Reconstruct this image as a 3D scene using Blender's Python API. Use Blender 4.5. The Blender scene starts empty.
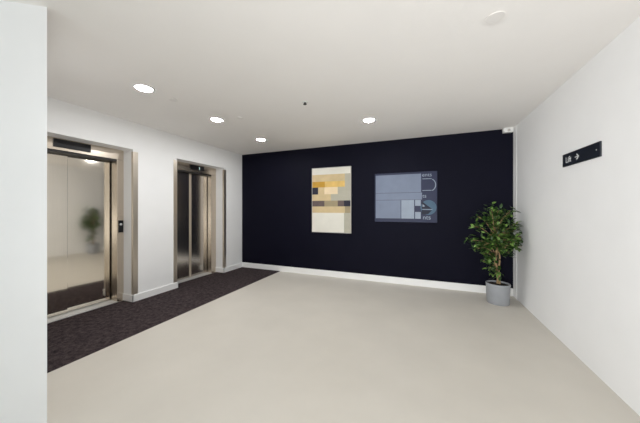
import bpy, bmesh, math, random
from mathutils import Vector, Matrix

C = bpy.context.scene.collection
S = bpy.context.scene
random.seed(7)

# ---------------------------------------------------------------- camera, world, light, exposure
F_PX = 252.5
YAW = math.atan(102 / 252.5)
HC = 1.373
H = 2.65
cam_d = bpy.data.cameras.new('camera')
cam_d.sensor_width = 36.0
cam_d.lens = F_PX / 640 * 36.0
cam_d.shift_y = -2.5 / 640
cam_d.clip_start = 0.05
cam = bpy.data.objects.new('camera', cam_d)
cam.location = (0, 0, HC)
cam.rotation_euler = (math.pi / 2, 0, YAW)
C.objects.link(cam)
S.camera = cam

W = bpy.data.worlds.new('world')
S.world = W
W.use_nodes = True
W.node_tree.nodes['Background'].inputs[0].default_value = (0.86, 0.95, 1.0, 1)
W.node_tree.nodes['Background'].inputs[1].default_value = 1.3     # daylight from the open entrance behind the camera

S.cycles.max_bounces = 16
S.cycles.diffuse_bounces = 10
S.cycles.glossy_bounces = 6
S.view_settings.view_transform = 'Standard'
S.view_settings.look = 'None'
S.view_settings.gamma = 1.0
S.view_settings.use_curve_mapping = False
S.view_settings.exposure = 0.11
LAMP = 180.0                                                         # radiance of each ceiling downlight


UP = 12.0                                                          # watts of an unseen soft fill added beside the camera
up_d = bpy.data.lights.new('fill_light', 'AREA')
up_d.shape = 'RECTANGLE'; up_d.size = 1.6; up_d.size_y = 1.0
up_d.energy = UP
up_d.color = (0.97, 0.985, 1.0)
up = bpy.data.objects.new('fill_light', up_d)
up.location = (-0.1, -0.15, 0.85)
up.rotation_euler = (math.radians(113), 0, math.radians(-14))                       # shines up and forward on the ceiling
C.objects.link(up)


REAR_WATTS = 22.5                                                         # watts of an unseen lamp added behind the camera to brighten the far end
rear_d = bpy.data.lights.new('rear_fill', 'AREA')
rear_d.shape = 'RECTANGLE'; rear_d.size = 1.4; rear_d.size_y = 1.8
rear_d.energy = REAR_WATTS
rear_d.spread = math.radians(64)
rear_d.color = (0.985, 0.99, 1.0)
rear = bpy.data.objects.new('rear_fill', rear_d)
rear.location = (-1.2, -2.9, 1.25)
rear.rotation_euler = (math.radians(96), 0, math.radians(-20))
C.objects.link(rear)


# ---------------------------------------------------------------- helpers
def srgb(r, g, b):
    return tuple(((v / 255) / 12.92 if v / 255 <= 0.04045 else ((v / 255 + 0.055) / 1.055) ** 2.4) for v in (r, g, b)) + (1,)


def material(name, col, rough=0.5, metal=0.0, noise=0.0, nscale=8.0, bump=0.0, bscale=60.0, spec=0.5, emit=None, estr=0.0, stretch=None):
    m = bpy.data.materials.new(name)
    m.use_nodes = True
    nt = m.node_tree
    b = nt.nodes['Principled BSDF']
    b.inputs['Base Color'].default_value = col
    b.inputs['Roughness'].default_value = rough
    b.inputs['Metallic'].default_value = metal
    b.inputs['Specular IOR Level'].default_value = spec
    if emit:
        b.inputs['Emission Color'].default_value = emit
        b.inputs['Emission Strength'].default_value = estr
    tc = nt.nodes.new('ShaderNodeTexCoord')
    vec = tc.outputs['Object']
    if stretch:
        mp = nt.nodes.new('ShaderNodeMapping')
        mp.inputs['Scale'].default_value = stretch
        nt.links.new(vec, mp.inputs[0])
        vec = mp.outputs[0]
    if noise:
        n = nt.nodes.new('ShaderNodeTexNoise')
        n.inputs['Scale'].default_value = nscale
        n.inputs['Detail'].default_value = 4
        nt.links.new(vec, n.inputs['Vector'])
        r = nt.nodes.new('ShaderNodeValToRGB')
        r.color_ramp.elements[0].position = 0.3
        r.color_ramp.elements[1].position = 0.7
        r.color_ramp.elements[0].color = tuple(c * (1 - noise) for c in col[:3]) + (1,)
        r.color_ramp.elements[1].color = tuple(min(1, c * (1 + noise)) for c in col[:3]) + (1,)
        nt.links.new(n.outputs[0], r.inputs[0])
        nt.links.new(r.outputs[0], b.inputs['Base Color'])
    if bump:
        n2 = nt.nodes.new('ShaderNodeTexNoise')
        n2.inputs['Scale'].default_value = bscale
        n2.inputs['Detail'].default_value = 3
        nt.links.new(vec, n2.inputs['Vector'])
        bp = nt.nodes.new('ShaderNodeBump')
        bp.inputs['Strength'].default_value = bump
        bp.inputs['Distance'].default_value = 0.002
        nt.links.new(n2.outputs[0], bp.inputs['Height'])
        nt.links.new(bp.outputs[0], b.inputs['Normal'])
    return m


M = {}
M['wall'] = material('white_paint', (0.92, 0.923, 0.925, 1), 0.55, noise=0.012, nscale=3, bump=0.06, bscale=220)
M['ceiling'] = material('ceiling_paint', (0.93, 0.907, 0.883, 1), 0.7, noise=0.01, nscale=2, bump=0.05, bscale=180)
M['navy'] = material('navy_paint', (0.0050, 0.0050, 0.0125, 1), 0.6, noise=0.05, nscale=3, bump=0.05, bscale=200, spec=0.08)
M['floor'] = material('stone_floor', (0.64, 0.605, 0.545, 1), 0.42, noise=0.03, nscale=2.2, bump=0.04, bscale=90, spec=0.3)
M['gloss_white'] = material('white_gloss', (0.92, 0.92, 0.91, 1), 0.3, noise=0.01, nscale=4)
M['steel'] = material('brushed_steel', (0.64, 0.565, 0.475, 1), 0.27, 1.0, noise=0.05, nscale=3, stretch=(60, 60, 0.6))
M['door_steel'] = material('door_steel', (0.76, 0.705, 0.62, 1), 0.065, 1.0, noise=0.025, nscale=3, stretch=(60, 60, 0.6))
M['door_satin'] = material('door_satin_steel', (0.64, 0.595, 0.54, 1), 0.18, 1.0, noise=0.05, nscale=3, stretch=(40, 40, 0.8))
M['satin'] = material('satin_steel', (0.62, 0.54, 0.44, 1), 0.5, 0.55, noise=0.04, nscale=4, stretch=(60, 60, 0.6))
M['guard'] = material('guard_steel', (0.64, 0.575, 0.49, 1), 0.36, 0.9, noise=0.05, nscale=4, stretch=(60, 60, 0.6))
M['sill'] = material('aluminium_sill', (0.74, 0.74, 0.73, 1), 0.42, 0.6, noise=0.04, nscale=5, stretch=(60, 1, 1))
M['black'] = material('black_plastic', (0.008, 0.008, 0.010, 1), 0.35, noise=0.05, nscale=20, spec=0.4)
M['dark_gap'] = material('dark_metal_gap_shade', (0.035, 0.033, 0.032, 1), 0.5, 0.3, noise=0.05, nscale=20)
M['digit'] = material('lit_digit', (0.5, 0.6, 0.6, 1), 0.5, emit=(0.6, 0.85, 0.85, 1), estr=0.7)
M['button'] = material('steel_button', (0.75, 0.75, 0.75, 1), 0.3, 0.5, noise=0.03)
M['plastic'] = material('white_plastic', (0.78, 0.78, 0.76, 1), 0.4, noise=0.01)
M['cap'] = material('ceiling_cap', (0.86, 0.835, 0.81, 1), 0.55, noise=0.01)
M['grey_plastic'] = material('grey_plastic', (0.5, 0.48, 0.45, 1), 0.5, noise=0.02)
M['lens'] = material('lamp_lens', (0.9, 0.9, 0.9, 1), 0.4, emit=(0.985, 0.99, 0.995, 1), estr=LAMP)
M['pot'] = material('grey_pot', srgb(160, 163, 168), 0.6, noise=0.05, nscale=9, bump=0.1, bscale=120)
M['soil'] = material('soil', (0.025, 0.018, 0.013, 1), 0.95, noise=0.5, nscale=60, bump=0.8, bscale=90)
M['bark'] = material('bark', (0.40, 0.27, 0.14, 1), 0.8, noise=0.35, nscale=25, bump=0.4, bscale=80, stretch=(3, 3, 0.7))
M['leaf'] = material('leaf', (0.028, 0.068, 0.013, 1), 0.34, noise=0.5, nscale=12)
M['leaf_lit'] = material('lit_leaf', (0.165, 0.285, 0.065, 1), 0.36, noise=0.4, nscale=12)  # highlights on the foliage put into a lighter leaf green
M['sign'] = material('sign_navy', (0.010, 0.013, 0.021, 1), 0.35, noise=0.04, nscale=9)
M['sign_white'] = material('sign_lettering', (0.75, 0.77, 0.78, 1), 0.5)
M['panel'] = material('panel_slate_blue', srgb(44, 49, 74), 0.4, noise=0.05, nscale=5, spec=0.2)
M['panel_pale'] = material('panel_pale_blue', srgb(118, 128, 148), 0.4, noise=0.06, nscale=5, spec=0.2)
M['panel_paler'] = material('panel_silver_blue', srgb(146, 157, 172), 0.4, noise=0.06, nscale=6, spec=0.2)
M['panel_teal'] = material('panel_teal', srgb(72, 98, 120), 0.4, noise=0.08, nscale=9, spec=0.2)
M['panel_dark'] = material('panel_dark', srgb(28, 32, 50), 0.4, noise=0.05, nscale=9, spec=0.2)
M['print_cream'] = material('print_cream', srgb(226, 223, 212), 0.7, noise=0.03, nscale=6)
M['print_tan'] = material('print_tan', srgb(206, 184, 142), 0.7, noise=0.08, nscale=7)
M['print_ochre'] = material('print_ochre', srgb(196, 150, 50), 0.7, noise=0.12, nscale=9)
M['print_gold'] = material('print_gold', srgb(222, 186, 108), 0.7, noise=0.10, nscale=9)
M['print_peach'] = material('print_peach', srgb(236, 214, 178), 0.7, noise=0.05, nscale=9)
M['print_grey'] = material('print_grey', srgb(178, 174, 158), 0.7, noise=0.05, nscale=9)
M['print_brown'] = material('print_brown', srgb(98, 84, 82), 0.7, noise=0.10, nscale=9)
M['print_ink'] = material('print_ink', srgb(34, 34, 52), 0.7, noise=0.08, nscale=9)
M['print_olive'] = material('print_olive', srgb(160, 146, 116), 0.7, noise=0.08, nscale=9)

# carpet: dark fleck
m = material('fleck_carpet', (0.04, 0.034, 0.036, 1), 0.95, bump=0.9, bscale=260, spec=0.1)
nt = m.node_tree
tc = nt.nodes.new('ShaderNodeTexCoord')
v = nt.nodes.new('ShaderNodeTexVoronoi'); v.inputs['Scale'].default_value = 170
n = nt.nodes.new('ShaderNodeTexNoise'); n.inputs['Scale'].default_value = 22; n.inputs['Detail'].default_value = 5
mx = nt.nodes.new('ShaderNodeMath'); mx.operation = 'MULTIPLY_ADD'; mx.inputs[1].default_value = 0.45
r = nt.nodes.new('ShaderNodeValToRGB')
r.color_ramp.elements[0].position = 0.45; r.color_ramp.elements[0].color = (0.013, 0.011, 0.0125, 1)
r.color_ramp.elements[1].position = 1.05 - 0.1; r.color_ramp.elements[1].color = (0.080, 0.060, 0.062, 1)
nt.links.new(tc.outputs['Object'], v.inputs['Vector'])
nt.links.new(tc.outputs['Object'], n.inputs['Vector'])
nt.links.new(v.outputs['Color'], mx.inputs[0])
nt.links.new(n.outputs[0], mx.inputs[2])
nt.links.new(mx.outputs[0], r.inputs[0])
nt.links.new(r.outputs[0], nt.nodes['Principled BSDF'].inputs['Base Color'])
M['carpet'] = m


def box(bm, x0, x1, y0, y1, z0, z1, bev=0.0, mi=0):
    t = bmesh.new()
    bmesh.ops.create_cube(t, size=1)
    for q in t.verts:
        q.co = Vector(((x0 + x1) / 2 + q.co.x * (x1 - x0), (y0 + y1) / 2 + q.co.y * (y1 - y0), (z0 + z1) / 2 + q.co.z * (z1 - z0)))
    if bev:
        bmesh.ops.bevel(t, geom=t.edges[:], offset=bev, segments=2, affect='EDGES', profile=0.7)
    for f in t.faces:
        f.material_index = mi
    merge(bm, t)


def merge(bm, t):
    me = bpy.data.meshes.new('tmp')
    t.to_mesh(me); t.free()
    bm.from_mesh(me)
    bpy.data.meshes.remove(me)


def lathe(bm, prof, cx, cy, cz, seg=40, up=1):
    rings = []
    for (rr, z) in prof:
        if rr < 1e-6:
            rings.append([bm.verts.new((cx, cy, cz + up * z))])
        else:
            rings.append([bm.verts.new((cx + rr * math.cos(2 * math.pi * k / seg), cy + rr * math.sin(2 * math.pi * k / seg), cz + up * z)) for k in range(seg)])
    for a, b in zip(rings, rings[1:]):
        for k in range(seg):
            k2 = (k + 1) % seg
            if len(a) == 1 and len(b) == 1:
                continue
            if len(a) == 1:
                bm.faces.new((a[0], b[k], b[k2]))
            elif len(b) == 1:
                bm.faces.new((a[k], b[0], a[k2]))
            else:
                bm.faces.new((a[k], b[k], b[k2], a[k2]))
    bmesh.ops.recalc_face_normals(bm, faces=bm.faces[:])


def tube(bm, pts, radii, seg=10):
    rings = []
    prev = None
    for i, p in enumerate(pts):
        d = (pts[min(i + 1, len(pts) - 1)] - pts[max(i - 1, 0)]).normalized()
        if prev is None:
            a = d.orthogonal().normalized()
        else:
            a = (prev - d * prev.dot(d)).normalized()
        prev = a
        b = d.cross(a)
        rings.append([bm.verts.new(p + (a * math.cos(2 * math.pi * k / seg) + b * math.sin(2 * math.pi * k / seg)) * radii[i]) for k in range(seg)])
    for u, w in zip(rings, rings[1:]):
        for k in range(seg):
            k2 = (k + 1) % seg
            bm.faces.new((u[k], u[k2], w[k2], w[k]))
    bm.faces.new(rings[0][::-1]); bm.faces.new(rings[-1])


def wpos(o):
    p = Vector((0, 0, 0))
    while o:
        p += o.location
        o = o.parent
    return p


def obj(name, bm, mats, parent=None, loc=None, smooth=False):
    """links the bmesh (in world coordinates) as one mesh object with its origin at loc"""
    me = bpy.data.meshes.new(name)
    origin = Vector(loc) if loc is not None else (wpos(parent) if parent else Vector((0, 0, 0)))
    for q in bm.verts:
        q.co -= origin
    bm.to_mesh(me); bm.free()
    if not isinstance(mats, (list, tuple)):
        mats = [mats]
    for mm in mats:
        me.materials.append(mm)
    if smooth:
        for p in me.polygons:
            p.use_smooth = True
    o = bpy.data.objects.new(name, me)
    C.objects.link(o)
    if parent:
        o.parent = parent
        o.location = origin - wpos(parent)
    else:
        o.location = origin
    return o


def tag(o, label, cat, group=None):
    o['label'] = label
    o['category'] = cat
    if group:
        o['group'] = group
    return o


def thing(name, loc, label, cat, group=None):
    o = bpy.data.objects.new(name, None)
    o.empty_display_size = 0.1
    o.location = loc
    C.objects.link(o)
    return tag(o, label, cat, group)


def struct(name, bm, mats, smooth=False):
    o = obj(name, bm, mats, smooth=smooth)
    o['kind'] = 'structure'
    return o


def bx(*a, **k):
    bm = bmesh.new(); box(bm, *a, **k); return bm


def text_bm(txt, size, depth, mat4):
    cu = bpy.data.curves.new('txt', 'FONT')
    cu.body = txt; cu.size = size; cu.extrude = depth
    to = bpy.data.objects.new('txt', cu)
    C.objects.link(to)
    dg = bpy.context.evaluated_depsgraph_get()
    me = bpy.data.meshes.new_from_object(to.evaluated_get(dg))
    bm = bmesh.new(); bm.from_mesh(me)
    bm.transform(mat4)
    bpy.data.objects.remove(to); bpy.data.curves.remove(cu); bpy.data.meshes.remove(me)
    return bm


def prism(bm, poly, z0, z1):
    lo = [bm.verts.new((x, y, z0)) for x, y in poly]
    hi = [bm.verts.new((x, y, z1)) for x, y in poly]
    nn = len(poly)
    bm.faces.new(lo[::-1]); bm.faces.new(hi)
    for i in range(nn):
        j = (i + 1) % nn
        bm.faces.new((lo[i], lo[j], hi[j], hi[i]))
    bmesh.ops.recalc_face_normals(bm, faces=bm.faces[:])


# ---------------------------------------------------------------- the setting
XL, XN, XR, YB, YF = -3.94, -4.16, 1.338, 4.84, -3.5
NICHES = [(1.215, 2.415), (3.130, 4.250)]
ZN = 2.25

struct('floor', bx(-4.6, XR + 0.15, YF, YB + 0.15, -0.1, 0.0), M['floor'])
struct('ceiling', bx(-4.6, XR + 0.15, YF, YB + 0.15, H, H + 0.1), M['ceiling'])
struct('wall_right', bx(XR, XR + 0.15, YF, YB, 0, H), M['wall'])
struct('wall_back', bx(-4.6, XR + 0.15, YB, YB + 0.15, 0, H), M['navy'])

bm = bmesh.new()
ys = [0.95, NICHES[0][0], NICHES[0][1], NICHES[1][0], NICHES[1][1], YB]
for i in (0, 2, 4):
    box(bm, -4.46, XL, ys[i], ys[i + 1], 0, H)
for a, b in NICHES:
    box(bm, -4.46, XL, a, b, ZN, H)
box(bm, -4.6, -4.46, 0.95, YB, 0, H)
struct('wall_left', bm, M['wall'])

bm = bmesh.new()
prism(bm, [(-2.198, 0.834), (-3.2, 0.127), (-3.2, YF), (-4.6, YF), (-4.6, 0.95), (-3.2, 1.10)], 0, H)
o = struct('wall_front', bm, M['wall'])

# skirting
sk = 0.12
bm = bmesh.new()
box(bm, XL + 0.014, XR - 0.006, YB - 0.016, YB, 0, sk, 0.004)
struct('baseboard_back', bm, M['gloss_white'])
bm = bmesh.new()
box(bm, XL, XL + 0.016, NICHES[0][1] - 0.016, NICHES[1][0] + 0.016, 0, 0.105, 0.004)
box(bm, XN, XL + 0.016, NICHES[0][1] - 0.016, NICHES[0][1], 0, 0.105, 0.004)
box(bm, XN, XL + 0.016, NICHES[1][0], NICHES[1][0] + 0.016, 0, 0.105, 0.004)
box(bm, XL, XL + 0.016, NICHES[1][1] - 0.016, YB, 0, 0.105, 0.004)
box(bm, XN, XL + 0.016, NICHES[1][1] - 0.016, NICHES[1][1], 0, 0.105, 0.004)
struct('baseboard_left', bm, M['gloss_white'])
# white strip in the corner of the right wall
struct('trim_1', bx(XR - 0.003, XR, 4.69, YB, 0, H), M['wall'])

# carpet along the lifts
bm = bmesh.new()
prism(bm, [(-2.905, 1.04), (-2.905, YB - 0.016), (XL + 0.016, YB - 0.016), (XL + 0.016, NICHES[1][1] - 0.017), (-4.135, NICHES[1][1] - 0.017),
           (-4.135, NICHES[1][0] + 0.017), (XL + 0.017, NICHES[1][0] + 0.017), (XL + 0.017, NICHES[0][1] - 0.017), (-4.135, NICHES[0][1] - 0.017),
           (-4.135, NICHES[0][0] + 0.002), (XL + 0.002, NICHES[0][0] + 0.002), (XL + 0.002, 1.11), (-3.2, 1.11)], 0.0, 0.008)
tag(obj('carpet', bm, M['carpet'], loc=(-3.42, 2.9, 0)), 'dark brown-grey flecked carpet strip running along the lift doors', 'carpet')


# ---------------------------------------------------------------- lifts
def lift(niche, opening, seam, disp, zd, label, digit, call, skew=0.0, edge=False):
    y0, y1 = niche
    o0, o1 = opening
    dx = 0.04 if edge else 0.0
    root = thing('elevator', (-4.25, (y0 + y1) / 2, 0), label, 'elevator', 'lifts along the left wall')
    xb = -4.44
    e = 0.001
    for a, b in ((y0 + e, o0), (o1, y1 - e)):
        bm = bmesh.new()
        box(bm, xb, XN, a, b, 0.0, 2.10, 0.003)
        obj('door_jamb', bm, M['steel'], root)
    tr = obj('transom', bx(xb, XN, y0 + e, y1 - e, 2.102, ZN - e, bev=0.003), M['steel'], root)
    d = obj('display_panel', bx(XN, XN + 0.012, disp[0], disp[1], zd[0], zd[1], bev=0.003), M['black'], tr)
    d['label'] = 'black floor display'
    if digit:
        # the lit floor number shows as one short upright stroke
        yc = disp[0] + 0.66 * (disp[1] - disp[0])
        zc = (zd[0] + zd[1]) / 2 - 0.005
        h = 0.026
        bm = bmesh.new()
        box(bm, XN + 0.012, XN + 0.0145, yc - 0.006, yc + 0.006, zc - h, zc + h)
        box(bm, XN + 0.012, XN + 0.0145, yc - 0.014, yc - 0.006, zc + h - 0.012, zc + h - 0.004)
        d2 = obj('lit_digit', bm, M['digit'], d)
    obj('head_shade', bx(-4.40, XN - 0.012, o0 + e, o1 - e, 2.078, 2.0995), M['dark_gap'], root)  # dark strip in place of the shade under the transom
    for px, ya, yb in ((-4.298 + dx, o0 + 0.014, seam - 0.002), (-4.315 + dx, seam + 0.002, o1 - 0.014)):
        bm = bx(px - 0.047, px, ya, yb, 0.024, 2.076, bev=0.002)
        cc = Vector((px, (ya + yb) / 2, 0))
        bm.transform(Matrix.Translation(cc) @ Matrix.Rotation(math.radians(skew), 4, 'Z') @ Matrix.Translation(-cc))   # the leaves hang a touch out of true
        obj('door_panel', bm, M['door_satin'] if edge else M['door_steel'], root)
    for ya, yb in ((o0 + e, o0 + 0.014), (o1 - 0.014, o1 - e)):
        obj('gap_shade', bx(-4.42, -4.335 + dx, ya, yb, 0.02, 2.077), M['dark_gap'], root)  # dark strip standing in for shade in the gap beside the door
    if edge:
        obj('edge_strip', bx(-4.299 + dx, -4.2925 + dx, seam - 0.045, seam - 0.006, 0.024, 2.076, bev=0.002), M['satin'], root)
        obj('edge_strip', bx(-4.316 + dx, -4.3095 + dx, seam + 0.006, seam + 0.020, 0.024, 2.076, bev=0.002), M['satin'], root)
    bm = bmesh.new()
    box(bm, -4.42, -4.137, o0 + e, o1 - e, 0.0, 0.016, 0.002)
    for k in range(3):
        box(bm, -4.285 + k * 0.04, -4.262 + k * 0.04, o0 + e, o1 - e, 0.0165, 0.019)
    obj('sill', bm, M['sill'], root)
    if call:
        ya, yb = y1 - 0.084, y1 - 0.012
        cp = obj('call_panel', bx(XN, XN + 0.014, ya, yb, 1.02, 1.262, bev=0.003), M['steel'], root)
        s_ = obj('screen', bx(XN + 0.014, XN + 0.018, ya + 0.002, yb - 0.002, 1.026, 1.205, bev=0.001), M['black'], cp)
        bm = bmesh.new()
        lathe(bm, [(0, 0.010), (0.014, 0.010), (0.017, 0.006), (0.017, 0)], 0, 0, 0, 24)
        bm.transform(Matrix.Translation((XN + 0.018, (ya + yb) / 2, 1.145)) @ Matrix.Rotation(math.pi / 2, 4, 'Y'))
        obj('button', bm, M['button'], cp, smooth=True)
    return root


lift(NICHES[0], (1.305, 2.325), 1.825, (1.632, 2.005), (2.136, 2.238),
     'nearer steel lift with beige reflections, call panel on its right jamb', False, True, -1.45)
lift(NICHES[1], (3.225, 4.120), 3.695, (3.580, 3.915), (2.146, 2.238),
     'farther steel lift with darker doors, next to the navy wall', True, False, 0.0, True)


def guard(y, sgn, label):
    bm = bmesh.new()
    z0, z1 = 0.112, 2.218
    a, b = (y, y + sgn * 0.066)
    box(bm, XL, XL + 0.004, min(a, b), max(a, b), z0, z1, 0.001)
    c, d = (y - sgn * 0.004, y)
    box(bm, XL - 0.034, XL + 0.004, min(c, d), max(c, d), z0, z1, 0.001)
    tag(obj('corner_guard', bm, M['guard'], loc=(XL, y, z0)), label, 'corner guard', 'steel corner guards beside the lifts')


guard(NICHES[0][1], 1, 'tall steel corner guard beside the call panel of the nearer lift')
guard(NICHES[1][1], 1, 'tall steel corner guard between the farther lift and the navy wall')
guard(NICHES[1][0], -1, 'tall steel corner guard at the left edge of the farther lift')


# ---------------------------------------------------------------- ceiling fittings
def downlight_meshes():
    bm = bmesh.new()
    lathe(bm, [(0.076, 0.0), (0.076, 0.006), (0.080, 0.009), (0.095, 0.007), (0.100, 0.003), (0.100, 0.0)], 0, 0, 0, 48, up=-1)
    ring = bpy.data.meshes.new('trim_ring'); bm.to_mesh(ring); bm.free()
    ring.materials.append(M['plastic'])
    bm = bmesh.new()
    lathe(bm, [(0.0755, 0.0), (0.0755, 0.006), (0.06, 0.0068), (0, 0.007)], 0, 0, 0, 48, up=-1)
    lens = bpy.data.meshes.new('lens'); bm.to_mesh(lens); bm.free()
    lens.materials.append(M['lens'])
    for me in (ring, lens):
        for p in me.polygons:
            p.use_smooth = True
    return ring, lens


RING, LENS = downlight_meshes()
for x, y, lab in ((-2.72, 1.775, 'round white downlight in the ceiling nearest the left corner wall'),
                  (-2.715, 2.79, 'round white downlight in the ceiling, middle of the row along the lifts'),
                  (-2.745, 3.90, 'round white downlight in the ceiling at the navy wall end of the lift row'),
                  (-0.705, 3.62, 'round white downlight in the ceiling standing alone right of the lift row')):
    t = thing('downlight', (x, y, H), lab, 'ceiling light', 'round ceiling downlights')
    for nm, me in (('trim_ring', RING), ('lens', LENS)):
        c = bpy.data.objects.new(nm, me); C.objects.link(c); c.parent = t

bm = bmesh.new()
lathe(bm, [(0.044, 0), (0.044, 0.004), (0.053, 0.004), (0.053, 0.007), (0, 0.007)], 0.45, 1.993, H, 48, up=-1)
tag(obj('smoke_detector', bm, M['cap'], loc=(0.45, 1.993, H)), 'pale round flush detector disc, alone at the right of the ceiling', 'detector')
bm = bmesh.new()
lathe(bm, [(0.032, 0), (0.032, 0.010), (0.042, 0.010), (0.042, 0.014), (0, 0.014)], -2.68, 2.085, H, 40, up=-1)
tag(obj('sprinkler_cover', bm, M['cap'], loc=(-2.68, 2.085, H)), 'small pale round ceiling cap between the two nearer downlights of the lift row', 'sprinkler')
bm = bmesh.new()
lathe(bm, [(0.040, 0), (0.040, 0.004), (0.036, 0.006), (0.018, 0.012), (0, 0.013)], -2.36, 2.865, H, 40, up=-1)
tag(obj('ceiling_sensor', bm, M['cap'], loc=(-2.36, 2.865, H)), 'small white round sensor right beside the middle downlight', 'sensor')
t = thing('sprinkler', (-1.295, 2.727, H), 'tiny dark sprinkler head in the middle of the white ceiling', 'sprinkler')
bm = bmesh.new(); lathe(bm, [(0.034, 0), (0.033, 0.004), (0.022, 0.007), (0, 0.007)], -1.295, 2.727, H, 32, up=-1)
obj('rose', bm, M['plastic'], t, smooth=True)
bm = bmesh.new(); lathe(bm, [(0.010, 0.007), (0.010, 0.022), (0.021, 0.024), (0.021, 0.029), (0.006, 0.034), (0, 0.034)], -1.295, 2.727, H, 24, up=-1)
obj('nozzle', bm, M['dark_gap'], t, smooth=True)

# white motion sensor in the top corner of the navy wall
t = thing('motion_sensor', (1.275, YB, 2.58), 'small white box sensor at the top right corner of the navy wall', 'sensor')
obj('housing', bx(1.190, 1.322, YB - 0.075, YB, 2.578, 2.648, bev=0.008), M['plastic'], t)
bm = bmesh.new()
lathe(bm, [(0, 0.012), (0.012, 0.010), (0.02, 0)], 0, 0, 0, 24)
bm.transform(Matrix.Translation((1.26, YB - 0.075, 2.608)) @ Matrix.Rotation(math.pi / 2, 4, 'X'))
obj('lens', bm, M['grey_plastic'], t, smooth=True)

# ---------------------------------------------------------------- sign on the right wall
YS0, YS1 = 3.306, 2.725
t = thing('wall_sign', (XR, (YS0 + YS1) / 2, 1.796), 'narrow navy wayfinding sign with white lettering on the right wall', 'sign')
obj('board', bx(XR - 0.012, XR, YS1, YS0, 1.796, 1.920, bev=0.002), M['sign'], t)
# text runs towards -Y on the wall facing -X
R = Matrix(((0, 0, -1, XR - 0.0122), (-1, 0, 0, YS0 - 0.058), (0, 1, 0, 1.830), (0, 0, 0, 1)))
obj('lettering', text_bm('Lift', 0.080, 0.0008, R), M['sign_white'], t)
bm = bmesh.new()
ya = 3.085
box(bm, XR - 0.0132, XR - 0.012, ya - 0.062, ya, 1.853, 1.861)
for sg in (1, -1):
    q = [(ya - 0.070, 1.857), (ya - 0.040, 1.857 + sg * 0.026), (ya - 0.026, 1.857 + sg * 0.026), (ya - 0.050, 1.857)]
    vs = [bm.verts.new((XR - 0.0132, y, z)) for y, z in q]
    vb = [bm.verts.new((XR - 0.012, y, z)) for y, z in q]
    bm.faces.new(vs); bm.faces.new(vb[::-1])
    for i in range(4):
        j = (i + 1) % 4
        bm.faces.new((vs[i], vb[i], vb[j], vs[j]))
bmesh.ops.recalc_face_normals(bm, faces=bm.faces[:])
obj('arrow', bm, M['sign_white'], t)
bm = bmesh.new()
lathe(bm, [(0, 0.002), (0.005, 0.0015), (0.006, 0)], 0, 0, 0, 16)
bm.transform(Matrix.Translation((XR - 0.012, 2.77, 1.858)) @ Matrix.Rotation(-math.pi / 2, 4, 'Y'))
obj('screw', bm, M['button'], t, smooth=True)


# ---------------------------------------------------------------- poster on the navy wall
def wall_rect(bm, x0, x1, z0, z1, mi, y):
    vs = [bm.verts.new(p) for p in ((x0, y, z0), (x1, y, z0), (x1, y, z1), (x0, y, z1))]
    f = bm.faces.new(vs); f.material_index = mi


PX0, PX1, PZ0, PZ1 = -2.115, -1.300, 0.905, 2.205
t = thing('poster', ((PX0 + PX1) / 2, YB, PZ0), 'tall cream and ochre abstract print hung on the navy wall', 'picture')
obj('frame', bx(PX0 - 0.012, PX1 + 0.012, YB - 0.028, YB, PZ0 - 0.012, PZ1 + 0.012, bev=0.003), M['grey_plastic'], t)
# abstract bands: (top, bottom in fractions from the top) and columns
bands = [((0, .10), [(0, 1, 0)]),
         ((.10, .21), [(0, .86, 1), (.86, 1, 5)]),
         ((.21, .30), [(0, .34, 2), (.34, .86, 3), (.86, 1, 5)]),
         ((.30, .41), [(0, .16, 7), (.16, .33, 1), (.33, .68, 4), (.68, 1, 5)]),
         ((.41, .51), [(0, .5, 1), (.5, 1, 5)]),
         ((.51, .60), [(0, .33, 6), (.33, .68, 8), (.68, .84, 6), (.84, 1, 7)]),
         ((.60, .70), [(0, .86, 1), (.86, 1, 8)]),
         ((.70, 1.0), [(0, .84, 0), (.84, 1, 5)])]
bm = bmesh.new()
box(bm, PX0, PX1, YB - 0.030, YB - 0.028, PZ0, PZ1)
for (a, b), cols in bands:
    for u, w_, mi in cols:
        wall_rect(bm, PX0 + u * (PX1 - PX0), PX0 + w_ * (PX1 - PX0), PZ1 - b * (PZ1 - PZ0), PZ1 - a * (PZ1 - PZ0), mi, YB - 0.0305)
obj('print', bm, [M[k] for k in ('print_cream', 'print_tan', 'print_ochre', 'print_gold', 'print_peach', 'print_grey', 'print_brown', 'print_ink', 'print_olive')], t)

# ---------------------------------------------------------------- information panel on the navy wall
IX0, IX1, IZ0, IZ1 = -0.83, 0.245, 1.135, 2.035
t = thing('information_panel', ((IX0 + IX1) / 2, YB, IZ0), 'slate blue information panel with pale blocks hung on the navy wall', 'sign')
obj('backing', bx(IX0, IX1, YB - 0.02, YB, IZ0, IZ1, bev=0.003), M['panel'], t)
y = YB - 0.0205


def px2w(x, yy):
    """where the centre of an observed mark lies on the plane of the back wall"""
    u = (x - 320) / F_PX; vv = (209 - yy) / F_PX
    s, c = math.sin(YAW), math.cos(YAW)
    k = YB / (c + s * u)
    return ((-s + c * u) * k, HC + vv * k)


bm = bmesh.new()
box(bm, IX0 + 0.02, -0.015, YB - 0.0215, YB - 0.02, 1.67, 2.00, mi=0)
box(bm, IX0 + 0.02, 0.0, YB - 0.0215, YB - 0.02, 1.54, 1.665, mi=0)
box(bm, IX0 + 0.02, -0.36, YB - 0.0215, YB - 0.02, 1.20, 1.535, mi=0)
box(bm, -0.35, -0.13, YB - 0.0215, YB - 0.02, 1.20, 1.535, mi=1)
box(bm, -0.115, -0.02, YB - 0.0215, YB - 0.02, 1.20, 1.32, mi=1)
box(bm, -0.115, -0.02, YB - 0.0215, YB - 0.02, 1.43, 1.535, mi=1)
obj('pale_blocks', bm, [M['panel_pale'], M['panel_paler']], t)
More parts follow.
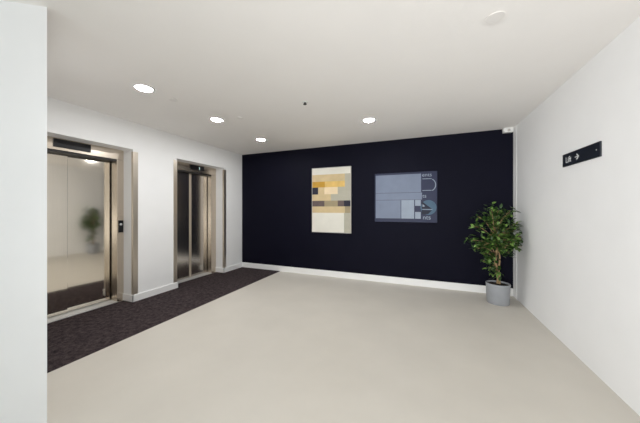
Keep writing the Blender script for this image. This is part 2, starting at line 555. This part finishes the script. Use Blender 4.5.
# round map picture on the right: teal disc with a dark arrowhead cut across by a pale line
bm = bmesh.new()
cx_, cz_, rr = 0.105, 1.40, 0.13
vs = [bm.verts.new((cx_ + rr * math.cos(a), YB - 0.021, cz_ + rr * math.sin(a))) for a in [2 * math.pi * k / 40 for k in range(40)]]
bm.faces.new(vs).material_index = 0
tri = [(-0.005, 1.51), (0.175, 1.365), (-0.005, 1.375)]
bm.faces.new([bm.verts.new((a, YB - 0.0215, b)) for a, b in tri]).material_index = 1
tri = [(-0.005, 1.358), (0.165, 1.350), (0.10, 1.285), (-0.005, 1.275)]
bm.faces.new([bm.verts.new((a, YB - 0.0215, b)) for a, b in tri]).material_index = 1
tri = [(0.01, 1.46), (0.05, 1.42), (0.01, 1.41)]
bm.faces.new([bm.verts.new((a, YB - 0.022, b)) for a, b in tri]).material_index = 2
bmesh.ops.recalc_face_normals(bm, faces=bm.faces[:])
for f in bm.faces:
    if f.normal.y > 0:
        f.normal_flip()
obj('round_picture', bm, [M['panel_teal'], M['panel_dark'], M['panel_paler']], t)
bm = bmesh.new()
for (z, xa, xb) in ((1.900, 0.005, 0.155), (1.695, 0.005, 0.155), (1.362, 0.01, 0.17)):
    obj('line', bx(xa, xb, YB - 0.0222, YB - 0.02, z, z + 0.010), M['panel_paler'], t)
# round line bulging to the right
prev = None
for k in range(13):
    a = math.radians(-70 + 140 * k / 12)
    p = (0.135 + 0.085 * math.cos(a), 1.795 + 0.105 * math.sin(a))
    if prev:
        d = Vector((p[0] - prev[0], p[1] - prev[1])); d.normalize(); nn = Vector((-d.y, d.x)) * 0.006
        q = [(prev[0] + nn.x, prev[1] + nn.y), (prev[0] - nn.x, prev[1] - nn.y), (p[0] - nn.x, p[1] - nn.y), (p[0] + nn.x, p[1] + nn.y)]
        f = bm.faces.new([bm.verts.new((a_, YB - 0.0218, b_)) for a_, b_ in q])
        f.normal_update()
        if f.normal.y > 0:
            f.normal_flip()
    prev = p
bmesh.ops.remove_doubles(bm, verts=bm.verts[:], dist=0.002)
obj('round_line', bm, M['panel_paler'], t)
for txt, x, z, sz in (('ents', 0.0, 1.945, 0.095), ('ts', 0.005, 1.575, 0.095), ('nts', 0.01, 1.19, 0.11)):
    R = Matrix(((1, 0, 0, x), (0, 0, -1, YB - 0.021), (0, 1, 0, z), (0, 0, 0, 1)))
    obj('lettering', text_bm(txt, sz, 0.0008, R), M['panel_paler'], t)

# ---------------------------------------------------------------- potted plant
PC = Vector((1.03, 4.40, 0))
t = thing('potted_plant', PC, 'leafy green ficus in a grey pot in the corner by the navy wall', 'plant')
bm = bmesh.new()
lathe(bm, [(0, 0), (0.132, 0), (0.139, 0.007), (0.148, 0.262), (0.152, 0.27), (0.152, 0.288), (0.147, 0.292), (0.140, 0.288), (0.138, 0.245), (0, 0.245)], PC.x, PC.y, 0, 56)
obj('pot', bm, M['pot'], t, smooth=False)
for p in bpy.data.objects['pot'].data.polygons:
    p.use_smooth = True
bm = bmesh.new()
lathe(bm, [(0.1375, 0.244), (0.1375, 0.268), (0.09, 0.276), (0.05, 0.280), (0, 0.282)], PC.x, PC.y, 0, 40)
for q in bm.verts:
    q.co.z += random.uniform(-0.004, 0.006) if q.co.z > 0.26 else 0
obj('soil', bm, M['soil'], t, smooth=True)

bm = bmesh.new()
trunk = [Vector((PC.x + 0.012 * math.sin(k * 1.1) - 0.004 * k, PC.y + 0.01 * math.cos(k * 1.3), 0.265 + k * 0.077)) for k in range(11)]
tube(bm, trunk, [0.024, 0.021, 0.020, 0.019, 0.018, 0.017, 0.016, 0.014, 0.012, 0.010, 0.008], 12)
t2 = [Vector((PC.x + 0.012 + 0.009 * math.sin(k * 1.2 + 2), PC.y - 0.012 + 0.01 * math.cos(k * 1.1 + 1), 0.265 + k * 0.082)) for k in range(9)]
tube(bm, t2, [0.015, 0.014, 0.013, 0.012, 0.012, 0.011, 0.010, 0.008, 0.006], 10)
obj('trunk', bm, M['bark'], t, smooth=True)

rx, ry = Vector((math.cos(YAW), math.sin(YAW), 0)), Vector((-math.sin(YAW), math.cos(YAW), 0))
# branches: (start height, side, depth, end height) in metres from the trunk
br = [(0.62, -0.20, 0.03, 0.60), (0.72, 0.42, -0.22, 0.84), (0.70, -0.32, -0.03, 0.80), (0.78, -0.33, 0.10, 0.90), (0.80, 0.24, -0.16, 0.98),
      (0.84, -0.26, -0.22, 1.02), (0.86, 0.14, 0.20, 1.10), (0.90, -0.32, 0.06, 1.12), (0.92, 0.24, -0.10, 1.18), (0.95, -0.12, -0.24, 1.20),
      (0.98, -0.22, 0.12, 1.26), (1.00, 0.16, -0.04, 1.32), (1.02, -0.05, 0.10, 1.30), (1.02, -0.14, -0.06, 1.38), (1.02, 0.06, -0.16, 1.34),
      (0.74, 0.10, -0.22, 0.86), (0.76, -0.14, -0.24, 0.88), (0.88, 0.30, -0.14, 0.92), (0.82, 0.02, -0.28, 0.96),
      (0.70, -0.08, 0.18, 0.90), (1.0, 0.02, 0.02, 1.36), (0.88, 0.27, -0.05, 1.07), (0.80, -0.30, -0.14, 0.86), (0.50, -0.16, -0.06, 0.52), (0.46, -0.10, -0.10, 0.44), (0.62, -0.24, -0.04, 0.72),
      (0.70, 0.02, -0.20, 0.76), (0.90, -0.06, -0.24, 1.04), (0.94, 0.10, -0.22, 1.12), (0.85, -0.18, -0.20, 0.98), (0.80, 0.14, -0.20, 0.90)]
bmB, bmL = bmesh.new(), bmesh.new()


def leaf(bm, p, d, up, L, Wd, mi=0):
    n0 = len(bm.faces)
    d = d.normalized()
    side = d.cross(up)
    if side.length < 0.05:
        side = d.cross(Vector((1, 0, 0)))
    side.normalize()
    nrm = side.cross(d).normalized()
    stem, mid = [], []
    prof = [(0.0, 0.05), (0.22, 0.75), (0.45, 1.0), (0.70, 0.72), (0.88, 0.30), (1.0, 0.0)]
    cen, lf, rt = [], [], []
    for u, w in prof:
        c = p + d * (u * L) - nrm * (0.16 * L * u * u)
        cen.append(bm.verts.new(c))
        if w > 0:
            lf.append(bm.verts.new(c + side * (w * Wd / 2) + nrm * (0.22 * w * Wd / 2)))
            rt.append(bm.verts.new(c - side * (w * Wd / 2) + nrm * (0.22 * w * Wd / 2)))
    for i in range(len(prof) - 2):
        bm.faces.new((cen[i], cen[i + 1], lf[i + 1], lf[i]))
        bm.faces.new((cen[i], rt[i], rt[i + 1], cen[i + 1]))
    bm.faces.new((cen[-2], cen[-1], lf[-1]))
    bm.faces.new((cen[-2], rt[-1], cen[-1]))
    bm.faces.ensure_lookup_table()
    for f in bm.faces[n0:]:
        f.material_index = mi


def ok(p):
    return p.x < 1.315 and p.y < YB - 0.03


for (h0, sx, sy, h1) in br:
    k = min(len(trunk) - 1, int((h0 - 0.265) / 0.077))
    a = trunk[k].copy(); a.z = h0
    e_ = Vector((PC.x, PC.y, 0)) + rx * sx + ry * sy; e_.z = h1
    e_.x = min(e_.x, 1.30)
    pts = []
    for i in range(6):
        u = i / 5
        q = a.lerp(e_, u); q.z += 0.05 * math.sin(u * math.pi)
        pts.append(q)
    tube(bmB, pts, [0.007, 0.006, 0.005, 0.004, 0.003, 0.002], 6)
    nl = 20 + int(22 * (e_ - a).length / 0.4)
    for j in range(nl):
        u = random.uniform(0.25, 1.03)
        q = a.lerp(e_, u); q.z += 0.05 * math.sin(min(u, 1) * math.pi)
        q += Vector((random.gauss(0, .034), random.gauss(0, .034), random.gauss(0, .034)))
        d = (e_ - a).normalized() * 0.6 + Vector((random.uniform(-1, 1), random.uniform(-1, 1), random.uniform(-0.8, 0.45)))
        L = random.uniform(0.055, 0.085)
        if ok(q) and ok(q + d.normalized() * L):
            leaf(bmL, q, d, Vector((random.uniform(-.5, .5), random.uniform(-.5, .5), 1)), L, L * random.uniform(0.46, 0.60), 1 if random.random() < 0.33 else 0)
obj('branches', bmB, M['bark'], t, smooth=True)
obj('foliage', bmL, [M['leaf'], M['leaf_lit']], t, smooth=True)
